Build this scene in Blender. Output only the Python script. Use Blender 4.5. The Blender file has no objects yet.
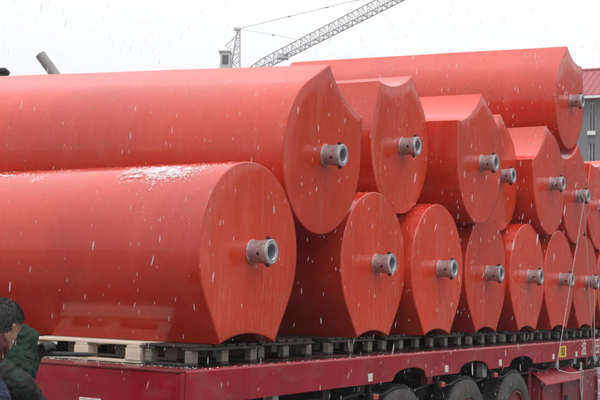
import bpy, bmesh, math, random
from mathutils import Vector, Matrix, Euler, noise
R = math.radians
random.seed(7)
scene = bpy.context.scene
col = scene.collection

# ------------------------------------------------------------------ camera
cam_data = bpy.data.cameras.new("camera")
cam = bpy.data.objects.new("camera", cam_data)
col.objects.link(cam)
cr = Vector((0.86380, 0.50310, 0.02725)); cu = Vector((0.02022, -0.08866, 0.99586)); cf = Vector((-0.50343, 0.85967, 0.08675))
cam.matrix_world = Matrix(((cr.x, cu.x, -cf.x, 4.011), (cr.y, cu.y, -cf.y, -6.109), (cr.z, cu.z, -cf.z, 1.761), (0, 0, 0, 1)))
cam_data.sensor_width = 36
cam_data.lens = 65.65
cam_data.clip_end = 2000
cam_data.dof.use_dof = False
scene.camera = cam

# ------------------------------------------------------------------ light
world = bpy.data.worlds.new("World"); scene.world = world; world.use_nodes = True
nt = world.node_tree; nt.nodes.clear()
wo = nt.nodes.new('ShaderNodeOutputWorld'); bg = nt.nodes.new('ShaderNodeBackground')
sky = nt.nodes.new('ShaderNodeTexSky'); sky.sky_type = 'NISHITA'; sky.sun_disc = False
sky.sun_elevation = R(58); sky.sun_rotation = R(150); sky.dust_density = 4
cl = nt.nodes.new('ShaderNodeTexNoise'); cl.inputs['Scale'].default_value = 1.6; cl.inputs['Detail'].default_value = 3
tc = nt.nodes.new('ShaderNodeTexCoord'); nt.links.new(tc.outputs['Generated'], cl.inputs['Vector'])
cr_ = nt.nodes.new('ShaderNodeValToRGB')
cr_.color_ramp.elements[0].position = .3; cr_.color_ramp.elements[0].color = (9.3, 9.4, 9.7, 1)
cr_.color_ramp.elements[1].position = .75; cr_.color_ramp.elements[1].color = (9.9, 9.95, 10.1, 1)
nt.links.new(cl.outputs['Fac'], cr_.inputs['Fac'])
mx = nt.nodes.new('ShaderNodeMixRGB'); mx.inputs[0].default_value = .95
nt.links.new(sky.outputs[0], mx.inputs[1]); nt.links.new(cr_.outputs[0], mx.inputs[2])
sx = nt.nodes.new('ShaderNodeSeparateXYZ'); nt.links.new(tc.outputs['Generated'], sx.inputs[0])
def _m(op, a, b):
    n_ = nt.nodes.new('ShaderNodeMath'); n_.operation = op
    for i_, v_ in enumerate((a, b)):
        if isinstance(v_, float): n_.inputs[i_].default_value = v_
        else: nt.links.new(v_, n_.inputs[i_])
    return n_.outputs[0]
ov = _m('ADD', _m('MULTIPLY', _m('POWER', _m('MAXIMUM', sx.outputs[2], 0.0), 1.5), 1.45), .92)     # overcast sky: brighter towards the zenith
vm = nt.nodes.new('ShaderNodeVectorMath'); vm.operation = 'SCALE'; nt.links.new(mx.outputs[0], vm.inputs[0]); nt.links.new(ov, vm.inputs['Scale'])
nt.links.new(vm.outputs[0], bg.inputs[0]); bg.inputs[1].default_value = .1
nt.links.new(bg.outputs[0], wo.inputs[0])
sun_d = bpy.data.lights.new("sun", 'SUN'); sun_d.energy = .6; sun_d.angle = R(30); sun_d.color = (1, .97, .93)
sun = bpy.data.objects.new("sun", sun_d); col.objects.link(sun)
sdir = Vector((math.sin(R(150)) * math.cos(R(58)), math.cos(R(150)) * math.cos(R(58)), math.sin(R(58))))
sun.rotation_euler = sdir.to_track_quat('Z', 'Y').to_euler()
scene.view_settings.view_transform = 'Standard'; scene.view_settings.look = 'None'
scene.view_settings.exposure = 0.0; scene.view_settings.gamma = 1
scene.cycles.volume_bounces = 2
scene.cycles.max_bounces = 8

# ------------------------------------------------------------------ helpers
def tag(o, label=None, cat=None, group=None, kind=None):
    if label: o['label'] = label
    if cat: o['category'] = cat
    if group: o['group'] = group
    if kind: o['kind'] = kind
    return o

def empty(name, loc=(0, 0, 0), label=None, cat=None, group=None, rot=(0, 0, 0)):
    o = bpy.data.objects.new(name, None); col.objects.link(o); o.location = loc; o.rotation_euler = rot
    o.empty_display_size = .2
    return tag(o, label, cat, group)

def link(name, mesh, parent=None, loc=(0, 0, 0), rot=(0, 0, 0)):
    o = bpy.data.objects.new(name, mesh); col.objects.link(o); o.location = loc; o.rotation_euler = rot
    if parent: o.parent = parent
    return o

def mesh_of(bm, name, mat, smooth=None):
    me = bpy.data.meshes.new(name); bm.normal_update(); bm.to_mesh(me); bm.free()
    if mat: me.materials.append(mat)
    if smooth is not None:
        me.polygons.foreach_set('use_smooth', [True] * len(me.polygons)); me.set_sharp_from_angle(angle=R(smooth))
    return me

def obj(name, bm, mat, parent=None, loc=(0, 0, 0), rot=(0, 0, 0), smooth=None):
    return link(name, mesh_of(bm, name, mat, smooth), parent, loc, rot)

def copy_tree(o, parent=None):
    c = o.copy(); col.objects.link(c); c.parent = parent
    for ch in list(o.children): copy_tree(ch, c)
    return c

def box(bm, x0, x1, y0, y1, z0, z1, bev=0, M=None):
    vs = [bm.verts.new((x, y, z)) for x in (x0, x1) for y in (y0, y1) for z in (z0, z1)]
    fs = [bm.faces.new([vs[i] for i in f]) for f in ((0, 1, 3, 2), (4, 6, 7, 5), (0, 4, 5, 1), (2, 3, 7, 6), (0, 2, 6, 4), (1, 5, 7, 3))]
    if bev:
        es = list({e for f in fs for e in f.edges})
        r = bmesh.ops.bevel(bm, geom=es, offset=bev, segments=1, affect='EDGES')
        vs = list({v for f in r['faces'] for v in f.verts} | {v for v in vs if v.is_valid})
    if M is not None:
        for v in vs:
            if v.is_valid: v.co = M @ v.co
    return bm

def frame(d):
    d = Vector(d).normalized(); a = Vector((0, 0, 1)) if abs(d.z) < .9 else Vector((1, 0, 0))
    u = d.cross(a).normalized(); return u, d.cross(u).normalized()

def tube(bm, pts, rad, n=8, caps=True):
    pts = [Vector(p) for p in pts]; rings = []
    if not isinstance(rad, (list, tuple)): rad = [rad] * len(pts)
    u, v = frame(pts[1] - pts[0])
    for i, p in enumerate(pts):
        d = (pts[min(i + 1, len(pts) - 1)] - pts[max(i - 1, 0)]).normalized()
        u = (u - d * u.dot(d)).normalized(); v = d.cross(u)
        rings.append([bm.verts.new(p + (u * math.cos(k * 2 * math.pi / n) + v * math.sin(k * 2 * math.pi / n)) * rad[i]) for k in range(n)])
    for a, b in zip(rings, rings[1:]):
        for k in range(n): bm.faces.new((a[k], a[(k + 1) % n], b[(k + 1) % n], b[k]))
    if caps: bm.faces.new(rings[0][::-1]); bm.faces.new(rings[-1])
    return bm

def revolve_x(bm, prof, n=32, closed=False):
    """prof: list of (x, r); revolved about X."""
    rings = []
    for x, r in prof:
        rings.append([bm.verts.new((x, r * math.cos(k * 2 * math.pi / n), r * math.sin(k * 2 * math.pi / n))) for k in range(n)])
    prs = list(zip(rings, rings[1:])) + ([(rings[-1], rings[0])] if closed else [])
    for a, b in prs:
        for k in range(n): bm.faces.new((a[k], b[k], b[(k + 1) % n], a[(k + 1) % n]))
    if not closed:
        if prof[0][1] > 1e-6: bm.faces.new(rings[0])
        if prof[-1][1] > 1e-6: bm.faces.new(rings[-1][::-1])
    return bm

# ------------------------------------------------------------------ materials
class NT:
    def __init__(s, name):
        s.m = bpy.data.materials.new(name); s.m.use_nodes = True; s.t = s.m.node_tree
        s.b = s.t.nodes['Principled BSDF']; s.out = s.t.nodes['Material Output']
    def n(s, typ, **kw):
        nd = s.t.nodes.new(typ)
        for k, v in kw.items():
            if k in nd.inputs: nd.inputs[k].default_value = v
            else: setattr(nd, k, v)
        return nd
    def l(s, a, b): s.t.links.new(a, b)
    def noise(s, vec, scale, detail=3, rough=.5):
        nd = s.n('ShaderNodeTexNoise'); nd.inputs['Scale'].default_value = scale; nd.inputs['Detail'].default_value = detail
        nd.inputs['Roughness'].default_value = rough
        if vec is not None: s.l(vec, nd.inputs['Vector'])
        return nd.outputs['Fac']
    def map(s, vec, scale=(1, 1, 1), loc=(0, 0, 0)):
        nd = s.n('ShaderNodeMapping'); nd.inputs['Scale'].default_value = scale; nd.inputs['Location'].default_value = loc
        s.l(vec, nd.inputs['Vector']); return nd.outputs[0]
    def ramp(s, fac, *st):
        nd = s.n('ShaderNodeValToRGB'); e = nd.color_ramp.elements
        while len(e) < len(st): e.new(.5)
        for i, (p, c) in enumerate(st):
            e[i].position = p; e[i].color = (c, c, c, 1) if isinstance(c, (int, float)) else (*c, 1)
        s.l(fac, nd.inputs[0]); return nd.outputs[0]
    def mix(s, fac, a, b, mode='MIX'):
        nd = s.n('ShaderNodeMixRGB', blend_type=mode)
        for i, x in enumerate((fac, a, b)):
            if isinstance(x, (int, float)): nd.inputs[i].default_value = x if i == 0 else (x, x, x, 1)
            elif isinstance(x, tuple): nd.inputs[i].default_value = (*x, 1)
            else: s.l(x, nd.inputs[i])
        return nd.outputs[0]
    def math(s, op, a, b=0, clamp=False):
        nd = s.n('ShaderNodeMath', operation=op); nd.use_clamp = clamp
        for i, x in enumerate((a, b)):
            if isinstance(x, (int, float)): nd.inputs[i].default_value = x
            else: s.l(x, nd.inputs[i])
        return nd.outputs[0]
    def bump(s, h, st=.2, dist=.01, nrm=None):
        nd = s.n('ShaderNodeBump'); nd.inputs['Strength'].default_value = st; nd.inputs['Distance'].default_value = dist
        s.l(h, nd.inputs['Height'])
        if nrm is not None: s.l(nrm, nd.inputs['Normal'])
        return nd.outputs[0]
    def pos(s): return s.n('ShaderNodeNewGeometry').outputs['Position']
    def objc(s): return s.n('ShaderNodeTexCoord').outputs['Object']
    def rnd(s): return s.n('ShaderNodeObjectInfo').outputs['Random']
    def set(s, **kw):
        for k, v in kw.items():
            i = s.b.inputs[k.replace('_', ' ')]
            if hasattr(v, 'is_linked') or isinstance(v, bpy.types.NodeSocket): s.l(v, i)
            elif isinstance(v, tuple) and len(v) == 3: i.default_value = (*v, 1)
            else: i.default_value = v
        return s.m

def red_paint(name, base, face=False):
    """glossy wet red gloss enamel with vertical run marks, scuffs, droplets and thin melt-water"""
    s = NT(name); p = s.pos()
    big = s.noise(p, 1.1, 3); mid = s.noise(p, 7, 4, .6)
    run = s.noise(s.map(p, (14, 14, .9)), 1.6, 5, .65)          # drips follow gravity
    fine = s.noise(s.map(p, (60, 60, 5)), 2.0, 3, .6)
    drops = s.n('ShaderNodeTexVoronoi'); drops.inputs['Scale'].default_value = 95; s.l(p, drops.inputs['Vector'])
    dm = s.ramp(drops.outputs['Distance'], (.0, 1.0), (.28, 0.0))
    dsel = s.ramp(s.noise(p, 9, 2), (.48, 0.0), (.62, 1.0))
    dmm = s.math('MULTIPLY', dm, dsel)
    c = s.mix(s.ramp(big, (.3, 0.0), (.75, 1.0)), tuple(x * .84 for x in base), tuple(min(1, x * 1.10) for x in base))
    c = s.mix(s.math('MULTIPLY', s.ramp(run, (.52, 0.0), (.75, 1.0)), .20 if face else .12), c, (.72, .20, .13))
    amt = s.math('ADD', s.math('MULTIPLY', s.rnd(), .34), .05) if face else s.math('ADD', s.math('MULTIPLY', s.rnd(), .10), .06)
    patch = s.ramp(s.noise(s.map(p, (1, 1, .7), (7, 3, 5)), 2.6, 5, .65), (.40, .1), (.62, 1.5))
    c = s.mix(s.math('MULTIPLY', s.math('MULTIPLY', s.ramp(fine, (.52, 0.0), (.72, 1.0)), amt), patch), c, (.74, .40, .34))
    wash = s.ramp(s.noise(s.map(p, (2.5, 2.5, .8), (1, 9, 2)), 2.2, 6, .7), (.50, 0.0), (.70, 1.0))     # dried chalky melt-water wash
    c = s.mix(s.math('MULTIPLY', wash, .11), c, (.62, .22, .17))
    tone = s.math('ADD', s.math('MULTIPLY', s.rnd(), .16), .90)
    hs = s.n('ShaderNodeHueSaturation'); s.l(c, hs.inputs['Color']); s.l(tone, hs.inputs['Value']); c = hs.outputs[0]
    scr = s.noise(s.map(p, (2.2, 9, 16), (3, 0, 1)), 3.0, 6, .75)
    c = s.mix(s.math('MULTIPLY', s.ramp(scr, (.63, 0.0), (.68, 1.0)), .6), c, (.12, .03, .02))
    c = s.mix(s.math('MULTIPLY', s.ramp(s.noise(s.map(p, (3, 3, 3), (5, 1, 2)), 8, 5, .7), (.66, 0.0), (.74, 1.0)), .45), c, (.20, .02, .015))
    rg = s.math('ADD', s.math('MULTIPLY', run, .12), s.math('MULTIPLY', mid, .09))
    rg = s.math('ADD', rg, .02 if face else .03)
    rg = s.math('ADD', rg, s.math('MULTIPLY', wash, .12))
    rg = s.math('SUBTRACT', rg, s.math('MULTIPLY', dmm, .15), True)
    b1 = s.bump(s.noise(p, 2.2, 2), .22, .03)
    b2 = s.bump(s.math('ADD', s.math('MULTIPLY', fine, .4), s.math('MULTIPLY', s.noise(p, 160, 2), .35)), .10, .003, b1)
    b3 = s.bump(dmm, .5, .0015, b2)
    return s.set(Base_Color=c, Roughness=rg, Normal=b3, IOR=1.46 if face else 1.62)

RED = (.57, .027, .006)
M_shell = red_paint('red_gloss_paint', RED)
M_cap = red_paint('red_end_paint', (.61, .038, .010), True)

def steel(name, c0, c1, rough=.35, metal=.85, sc=18):
    s = NT(name); p = s.objc()
    f = s.noise(p, sc, 5, .65); g = s.noise(s.pos(), 55, 3)
    c = s.mix(s.ramp(f, (.35, 0.0), (.7, 1.0)), c0, c1)
    c = s.mix(s.math('MULTIPLY', s.ramp(s.noise(s.pos(), 30, 4, .7), (.58, 0.0), (.72, 1.0)), .16), c, (.12, .085, .07))
    return s.set(Base_Color=c, Metallic=metal, Roughness=s.math('ADD', s.math('MULTIPLY', f, .25), rough - .1), Normal=s.bump(g, .15, .002))
M_steel = steel('machined_steel', (.30, .305, .315), (.56, .57, .585), .34, .5)
M_dark = steel('black_bolt_steel', (.012, .012, .013), (.04, .04, .042), .5, .3)
M_bore = steel('bore_steel', (.10, .10, .10), (.22, .22, .22), .5, .6)
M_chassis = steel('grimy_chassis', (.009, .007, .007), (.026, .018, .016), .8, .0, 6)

def truck_paint(name, base, dirt=.55):
    s = NT(name); p = s.pos()
    st = s.noise(s.map(p, (9, 9, 1.1)), 2, 5, .65)
    c = s.mix(s.ramp(s.noise(p, 3, 4, .6), (.35, 0.0), (.7, 1.0)), base, tuple(x * .72 for x in base))
    c = s.mix(s.math('MULTIPLY', s.ramp(st, (.5, 0.0), (.72, 1.0)), dirt), c, (.17, .045, .05))
    c = s.mix(s.math('MULTIPLY', s.ramp(s.noise(s.map(p, (16, 16, 30)), 1, 6, .75), (.60, 0.0), (.66, 1.0)), .8), c, (.05, .022, .016))
    c = s.mix(s.math('MULTIPLY', s.ramp(s.noise(s.map(p, (2, 2, 5)), 1.3, 4, .6), (.5, 0.0), (.75, 1.0)), .5), c, (.30, .10, .11))
    return s.set(Base_Color=c, Roughness=s.math('ADD', s.math('MULTIPLY', st, .3), .16), Normal=s.bump(s.noise(p, 14, 4, .6), .2, .006), IOR=1.33)
M_truck = truck_paint('crimson_truck_paint', (.34, .006, .022), .45)
M_truck2 = truck_paint('worn_crimson_paint', (.20, .016, .024), .6)
M_deck = truck_paint('deck_plate_paint', (.03, .010, .010), .5)  # near-black: the shade below the load is put into the deck colour

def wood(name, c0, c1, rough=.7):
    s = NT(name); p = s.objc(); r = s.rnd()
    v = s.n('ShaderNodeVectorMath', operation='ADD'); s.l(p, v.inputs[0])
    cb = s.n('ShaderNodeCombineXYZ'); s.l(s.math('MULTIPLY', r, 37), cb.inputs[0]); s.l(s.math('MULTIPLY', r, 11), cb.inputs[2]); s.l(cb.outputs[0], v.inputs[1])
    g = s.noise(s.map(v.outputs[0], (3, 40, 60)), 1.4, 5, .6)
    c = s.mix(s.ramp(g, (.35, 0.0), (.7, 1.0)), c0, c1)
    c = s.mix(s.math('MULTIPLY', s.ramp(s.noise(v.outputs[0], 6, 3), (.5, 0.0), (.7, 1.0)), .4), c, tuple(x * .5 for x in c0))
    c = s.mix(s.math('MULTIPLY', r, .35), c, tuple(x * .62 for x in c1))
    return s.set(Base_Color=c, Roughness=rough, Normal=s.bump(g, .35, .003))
M_shadeboard = wood('shade_dark_board', (.012, .009, .007), (.035, .026, .02), .6)  # boards far darker than their blocks, gap shade painted into the wood
M_pine = wood('fresh_pine', (.62, .48, .34), (.80, .70, .56))
M_oldwood = wood('wet_grey_pallet_wood', (.10, .085, .065), (.27, .23, .19), .5)

def rubber():
    s = NT('muddy_tyre_rubber'); p = s.pos()
    f = s.noise(p, 9, 5, .7)
    c = s.mix(s.ramp(f, (.35, 0.0), (.65, 1.0)), (.016, .015, .015), (.085, .078, .072))
    return s.set(Base_Color=c, Roughness=.65, Normal=s.bump(s.noise(p, 60, 4), .3, .004))
M_rubber = rubber()

def plain(name, c, rough=.6, metal=0, bump=0, sc=20, var=.3, emit=None):
    s = NT(name); p = s.pos(); f = s.noise(p, sc, 4, .6)
    cc = s.mix(f, tuple(x * (1 - var) for x in c), tuple(min(1, x * (1 + var)) for x in c))
    s.set(Base_Color=cc, Roughness=rough, Metallic=metal)
    if bump: s.set(Normal=s.bump(f, bump, .01))
    return s.m
M_white = plain('dirty_white_reflector', (.62, .58, .52), .4)
M_pinkred = plain('red_reflector', (.62, .03, .06), .25)
M_yellow = plain('yellow_plate_paint', (.68, .42, .05), .45)
M_black = plain('black_lettering', (.02, .02, .02), .5)
M_lamp = plain('dull_red_lens', (.42, .05, .04), .25)
M_rope = plain('pale_nylon_rope', (.40, .36, .33), .8, 0, .5, 120)
M_letter = plain('faded_white_lettering', (.66, .50, .48), .6, 0, 0, 60, .25)
M_concrete = plain('grey_render_wall', (.17, .175, .18), .85, 0, .2, .7, .12)
M_roof = plain('dull_red_roof_tile', (.33, .06, .075), .7, 0, .2, 1.5, .2)
M_frame = plain('white_window_frame', (.72, .72, .72), .5)
M_crane = plain('hazed_grey_crane_paint', (.46, .46, .47), .6, 0, 0, 2, .2)  # grey lightened so distance haze is part of the crane colour
M_pipe = plain('galvanised_grey_pipe', (.27, .27, .27), .55, .2, .2, 9, .3)
M_skin = plain('weathered_skin', (.34, .18, .13), .5, 0, .1, 45, .12)
M_hair = plain('black_hair', (.018, .016, .017), .38, 0, .3, 90, .5)
M_navy = plain('navy_cotton_jacket', (.020, .026, .060), .85, 0, .5, 25, .35)
M_green = plain('dark_green_padded_jacket', (.003, .020, .010), .9, 0, 1.0, 16, .6)
M_camo_dark = plain('dark_trousers', (.03, .028, .03), .85, 0, .4, 15, .5)
M_scarf = plain('dark_red_knit_collar', (.09, .022, .022), .9, 0, .8, 60, .4)
def camo():
    s = NT('camouflage_cloth'); p = s.pos()
    v = s.n('ShaderNodeTexVoronoi'); v.inputs['Scale'].default_value = 22; s.l(s.mix(.25, p, s.n('ShaderNodeTexNoise', ).outputs['Color']), v.inputs['Vector'])
    c = s.ramp(s.noise(p, 17, 3, .6), (.40, (.004, .018, .011)), (.47, (.020, .014, .011)), (.54, (.005, .005, .006)), (.62, (.008, .030, .018)))
    return s.set(Base_Color=c, Roughness=.85, Normal=s.bump(s.noise(p, 25, 4), .5, .01))
M_camo = camo()
def glass():
    s = NT('dark_window_glass'); return s.set(Base_Color=(.03, .035, .04), Roughness=.08, IOR=1.5)
M_glass = glass()
def snow_mat(name, tr=0.0):
    s = NT(name); p = s.pos()
    s.set(Base_Color=(.82, .84, .87), Roughness=.55, Normal=s.bump(s.noise(p, 300, 3), .5, .002))
    s.b.inputs['Subsurface Weight'].default_value = 0
    s.b.inputs['Alpha'].default_value = 1 - tr
    return s.m
M_snow = snow_mat('wet_snow')
M_flake = snow_mat('falling_wet_snow', .55)
_t = M_flake.node_tree; _tl = _t.nodes.new('ShaderNodeBsdfTranslucent'); _tl.inputs['Color'].default_value = (.95, .96, .98, 1)
_ms = _t.nodes.new('ShaderNodeMixShader'); _ms.inputs[0].default_value = .9
_t.links.new(_t.nodes['Principled BSDF'].outputs[0], _ms.inputs[1]); _t.links.new(_tl.outputs[0], _ms.inputs[2]); _tr = _t.nodes.new('ShaderNodeBsdfTransparent'); _m2 = _t.nodes.new('ShaderNodeMixShader'); _m2.inputs[0].default_value = .66
_t.links.new(_ms.outputs[0], _m2.inputs[1]); _t.links.new(_tr.outputs[0], _m2.inputs[2]); _t.links.new(_m2.outputs[0], _t.nodes['Material Output'].inputs['Surface'])
def film_mat():
    s = NT('melting_snow_film'); t_ = s.n('ShaderNodeTexCoord').outputs['Generated']; p = s.pos()
    sep = s.n('ShaderNodeSeparateXYZ'); s.l(t_, sep.inputs[0])
    def hump(o): return s.math('MULTIPLY', s.math('MULTIPLY', o, s.math('SUBTRACT', 1.0, o)), 4.0)
    m = s.math('MULTIPLY', hump(sep.outputs[0]), hump(sep.outputs[1]))
    n1 = s.noise(s.map(p, (13, 18, 18)), 1.4, 8, .72); a = s.ramp(s.math('ADD', n1, s.math('MULTIPLY', m, .34)), (.66, 0.0), (.90, .85))
    return s.set(Base_Color=(.74, .70, .71), Roughness=.5, Alpha=s.math('MULTIPLY', a, s.ramp(m, (.0, 0.0), (.35, 1.0))), Normal=s.bump(n1, .6, .004))
M_film = film_mat()
def ground_mat():
    s = NT('wet_slushy_ground'); p = s.pos()
    w = s.noise(p, .35, 5, .6)
    c = s.mix(s.ramp(s.noise(p, 2.5, 6, .65), (.35, 0.0), (.7, 1.0)), (.055, .05, .045), (.12, .11, .10))
    c = s.mix(s.ramp(s.noise(s.map(p, (1, 1, 1), (3, 8, 0)), .9, 6, .7), (.56, 0.0), (.68, 1.0)), c, (.50, .50, .52))
    return s.set(Base_Color=c, Roughness=s.ramp(w, (.4, .08), (.6, .6)), Normal=s.bump(s.noise(p, 12, 5), .4, .02))
M_ground = ground_mat()

# ------------------------------------------------------------------ setting
bm = bmesh.new(); N = 40
for_v = [[bm.verts.new(((i / N - .5) * 560, (j / N - .5) * 560, 0)) for j in range(N + 1)] for i in range(N + 1)]
for i in range(N):
    for j in range(N): bm.faces.new((for_v[i][j], for_v[i + 1][j], for_v[i + 1][j + 1], for_v[i][j + 1]))
tag(obj('ground', bm, M_ground), 'wet slushy yard ground under the truck', kind='structure')

bm = bmesh.new(); box(bm, -300, 300, -300, 300, -1, 60)
hz = NT('falling_snow_haze'); hz.t.nodes.remove(hz.b)
pv = hz.n('ShaderNodeVolumePrincipled'); pv.inputs['Color'].default_value = (1, 1, 1, 1); pv.inputs['Density'].default_value = .0009
pv.inputs['Anisotropy'].default_value = .1
hz.l(pv.outputs[0], hz.out.inputs['Volume'])
tag(obj('haze', bm, hz.m), 'pale snowy air over the whole yard', kind='stuff')

# ------------------------------------------------------------------ cylinders
S = .6                     # cylinder radius, metres
ZC = 2.04                  # axis height of the bottom row
RHO, AL, SAG = 1.145, R(28.7), .900
def outline(rad=1.0, k=1.0, phi=-math.pi / 2):
    """(y, z) loop: a circle that runs out in straight flanks to two horns with a concave channel between."""
    off = math.acos(1 / RHO); P = []
    a0, a1 = phi + AL + off, phi + 2 * math.pi - AL - off
    n = 88
    P += [(math.cos(a0 + (a1 - a0) * i / n), math.sin(a0 + (a1 - a0) * i / n)) for i in range(n + 1)]
    h0 = Vector((RHO * math.cos(phi - AL), RHO * math.sin(phi - AL))); h1 = Vector((RHO * math.cos(phi + AL), RHO * math.sin(phi + AL)))
    t0 = Vector(P[-1]); t1 = Vector(P[0])
    P += [tuple(t0.lerp(h0, i / 6)) for i in range(1, 7)]
    nrm = -Vector((math.cos(phi), math.sin(phi))); half = (h1 - h0).length / 2
    chord_d = RHO * math.cos(AL); sag = chord_d - SAG; Rr = (half * half + sag * sag) / (2 * sag)
    cen = Vector((math.cos(phi), math.sin(phi))) * (SAG + Rr)
    th = math.asin(min(1, half / Rr)); side = (h1 - h0).normalized()
    for i in range(1, 24):
        t = -th + 2 * th * i / 24
        P.append(tuple(cen + nrm * Rr * math.cos(t) + side * Rr * math.sin(t)))
    P.append(tuple(h1)); P += [tuple(t1.lerp(h1, 1 - i / 6)) for i in range(1, 6)]
    return P

def inset(P, d):
    n = len(P); out = []
    for i in range(n):
        a, b, c = Vector(P[i - 1]), Vector(P[i]), Vector(P[(i + 1) % n])
        e0 = (b - a).normalized(); e1 = (c - b).normalized()
        n0 = Vector((-e0.y, e0.x)); n1 = Vector((-e1.y, e1.x)); m = (n0 + n1)
        m = m.normalized(); q = 1 / max(.75, m.dot(n0)); out.append(tuple(b + m * d * q))
    return out

def shell_mesh(length, name):
    bm = bmesh.new(); base = outline(); rings = []
    br = .020
    def ring(P, x):
        rings.append([bm.verts.new((x, p[0] * S, p[1] * S)) for p in P])
    ring(inset(base, .019), -length)
    ring(base, -length + br * S)
    nx = 14
    for i in range(1, nx):
        ring(base, -length + br * S + (length - 2 * br * S) * i / nx)
    for k in range(0, 6):
        a = k / 5 * math.pi / 2
        ring(inset(base, br * (1 - math.cos(a))), -br * S + br * S * math.sin(a) )
    n = len(base)
    for a, b in zip(rings, rings[1:]):
        for k in range(n): bm.faces.new((a[k], b[k], b[(k + 1) % n], a[(k + 1) % n]))
    bmesh.ops.recalc_face_normals(bm, faces=bm.faces)
    # far end closed
    f = bm.faces.new(rings[0])
    # slight rolling and welding unevenness of sheet steel
    for r_ in rings:
        for v in r_:
            w = noise.noise(Vector((v.co.x * .9, v.co.y * 1.6, v.co.z * 1.6)))
            d = Vector((0, v.co.y, v.co.z)).normalized(); v.co += d * w * .006
    return mesh_of(bm, name, M_shell, 28)

def cap_mesh():
    bm = bmesh.new(); base = inset(outline(), .0196); rr = []
    for k, s_ in enumerate((1, .93, .8, .62, .42, .24)):
        z = -.0015 if k == 0 else .002 + .004 * (1 - s_)
        rr.append([bm.verts.new((z, p[0] * S * s_, p[1] * S * s_)) for p in base])
    n = len(base)
    for a, b in zip(rr, rr[1:]):
        for k in range(n): bm.faces.new((a[k], a[(k + 1) % n], b[(k + 1) % n], b[k]))
    bm.faces.new(rr[-1])
    for v in bm.verts:
        v.co.x += .0035 * noise.noise(v.co * 3.1) if abs(v.co.x + .0015) > 1e-4 else 0
    bmesh.ops.recalc_face_normals(bm, faces=bm.faces)
    return mesh_of(bm, 'end_plate', M_cap, 40)

L0 = 5.0
shell_me = shell_mesh(L0, 'shell'); shell_top = shell_mesh(4.0, 'shell'); cap_me = cap_mesh()
RHO, AL, SAG = 1.12, R(25.3), .925            # rounder pressing with a narrower, shallower channel
shell_b = shell_mesh(L0, 'shell'); cap_b = cap_mesh()
CL = .156; CR = .079
def coupling_mesh():
    bm = bmesh.new()
    revolve_x(bm, [(.0, CR * 1.03), (.006, CR * 1.03), (.010, CR * .96), (CL * .62, CR * .97), (CL * .66, CR * 1.02), (CL * .70, CR * 1.06), (CL * .97, CR * 1.06), (CL, CR * .99),
                   (CL, CR * .70), (CL - .006, CR * .63), (.05, CR * .61), (.049, 0.0001)], 36)
    return mesh_of(bm, 'coupling', M_steel, 35)
def bolt_mesh():
    bm = bmesh.new(); n = 6
    for z0, z1, r, n in ((-.014, .003, .018, 16), (.003, .014, .014, 6)):
        a = [bm.verts.new((r * math.cos(k * 2 * math.pi / n), r * math.sin(k * 2 * math.pi / n), z0)) for k in range(n)]
        b = [bm.verts.new((r * math.cos(k * 2 * math.pi / n), r * math.sin(k * 2 * math.pi / n), z1)) for k in range(n)]
        for k in range(n): bm.faces.new((a[k], a[(k + 1) % n], b[(k + 1) % n], b[k]))
        bm.faces.new(b); bm.faces.new(a[::-1])
    return mesh_of(bm, 'bolt', M_dark, 30)
def hole_mesh():
    bm = bmesh.new(); n = 14
    a = [bm.verts.new((.0125 * math.cos(k * 2 * math.pi / n), -CR * .975, .0125 * math.sin(k * 2 * math.pi / n))) for k in range(n)]
    b = [bm.verts.new((.010 * math.cos(k * 2 * math.pi / n), -CR * 1.0, .010 * math.sin(k * 2 * math.pi / n))) for k in range(n)]
    for k in range(n): bm.faces.new((a[k], a[(k + 1) % n], b[(k + 1) % n], b[k]))
    bm.faces.new(b)
    return mesh_of(bm, 'pin_hole', M_dark, 30)
def core_mesh():
    bm = bmesh.new()
    revolve_x(bm, [(.052, CR * .36), (CL * .72, CR * .36), (CL * .76, CR * .28), (CL * .76, CR * .14), (CL * .6, CR * .12), (CL * .58, .0001)], 20)
    return mesh_of(bm, 'shaft_core', M_bore, 30)
def weld_mesh():
    bm = bmesh.new(); n = 44; rings = []
    for k in range(n):
        a = k * 2 * math.pi / n; w = .0065 + .0015 * math.sin(k * 2.1)
        rings.append([bm.verts.new((.001 + w * math.sin(t) * 1.1, (CR * 1.03 + w * math.cos(t)) * math.cos(a), (CR * 1.03 + w * math.cos(t)) * math.sin(a))) for t in (-.3, .6, 1.3, 2.2, 3.3)])
    for k in range(n):
        a, b = rings[k], rings[(k + 1) % n]
        for i in range(4): bm.faces.new((a[i], b[i], b[i + 1], a[i + 1]))
    return mesh_of(bm, 'weld_bead', M_cap, 60)
coup_me, bolt_me, hole_me, core_me, weld_me = coupling_mesh(), bolt_mesh(), hole_mesh(), core_mesh(), weld_mesh()

G_B = 'red cylinders of the bottom row'; G_M = 'red cylinders of the second row'
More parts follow.
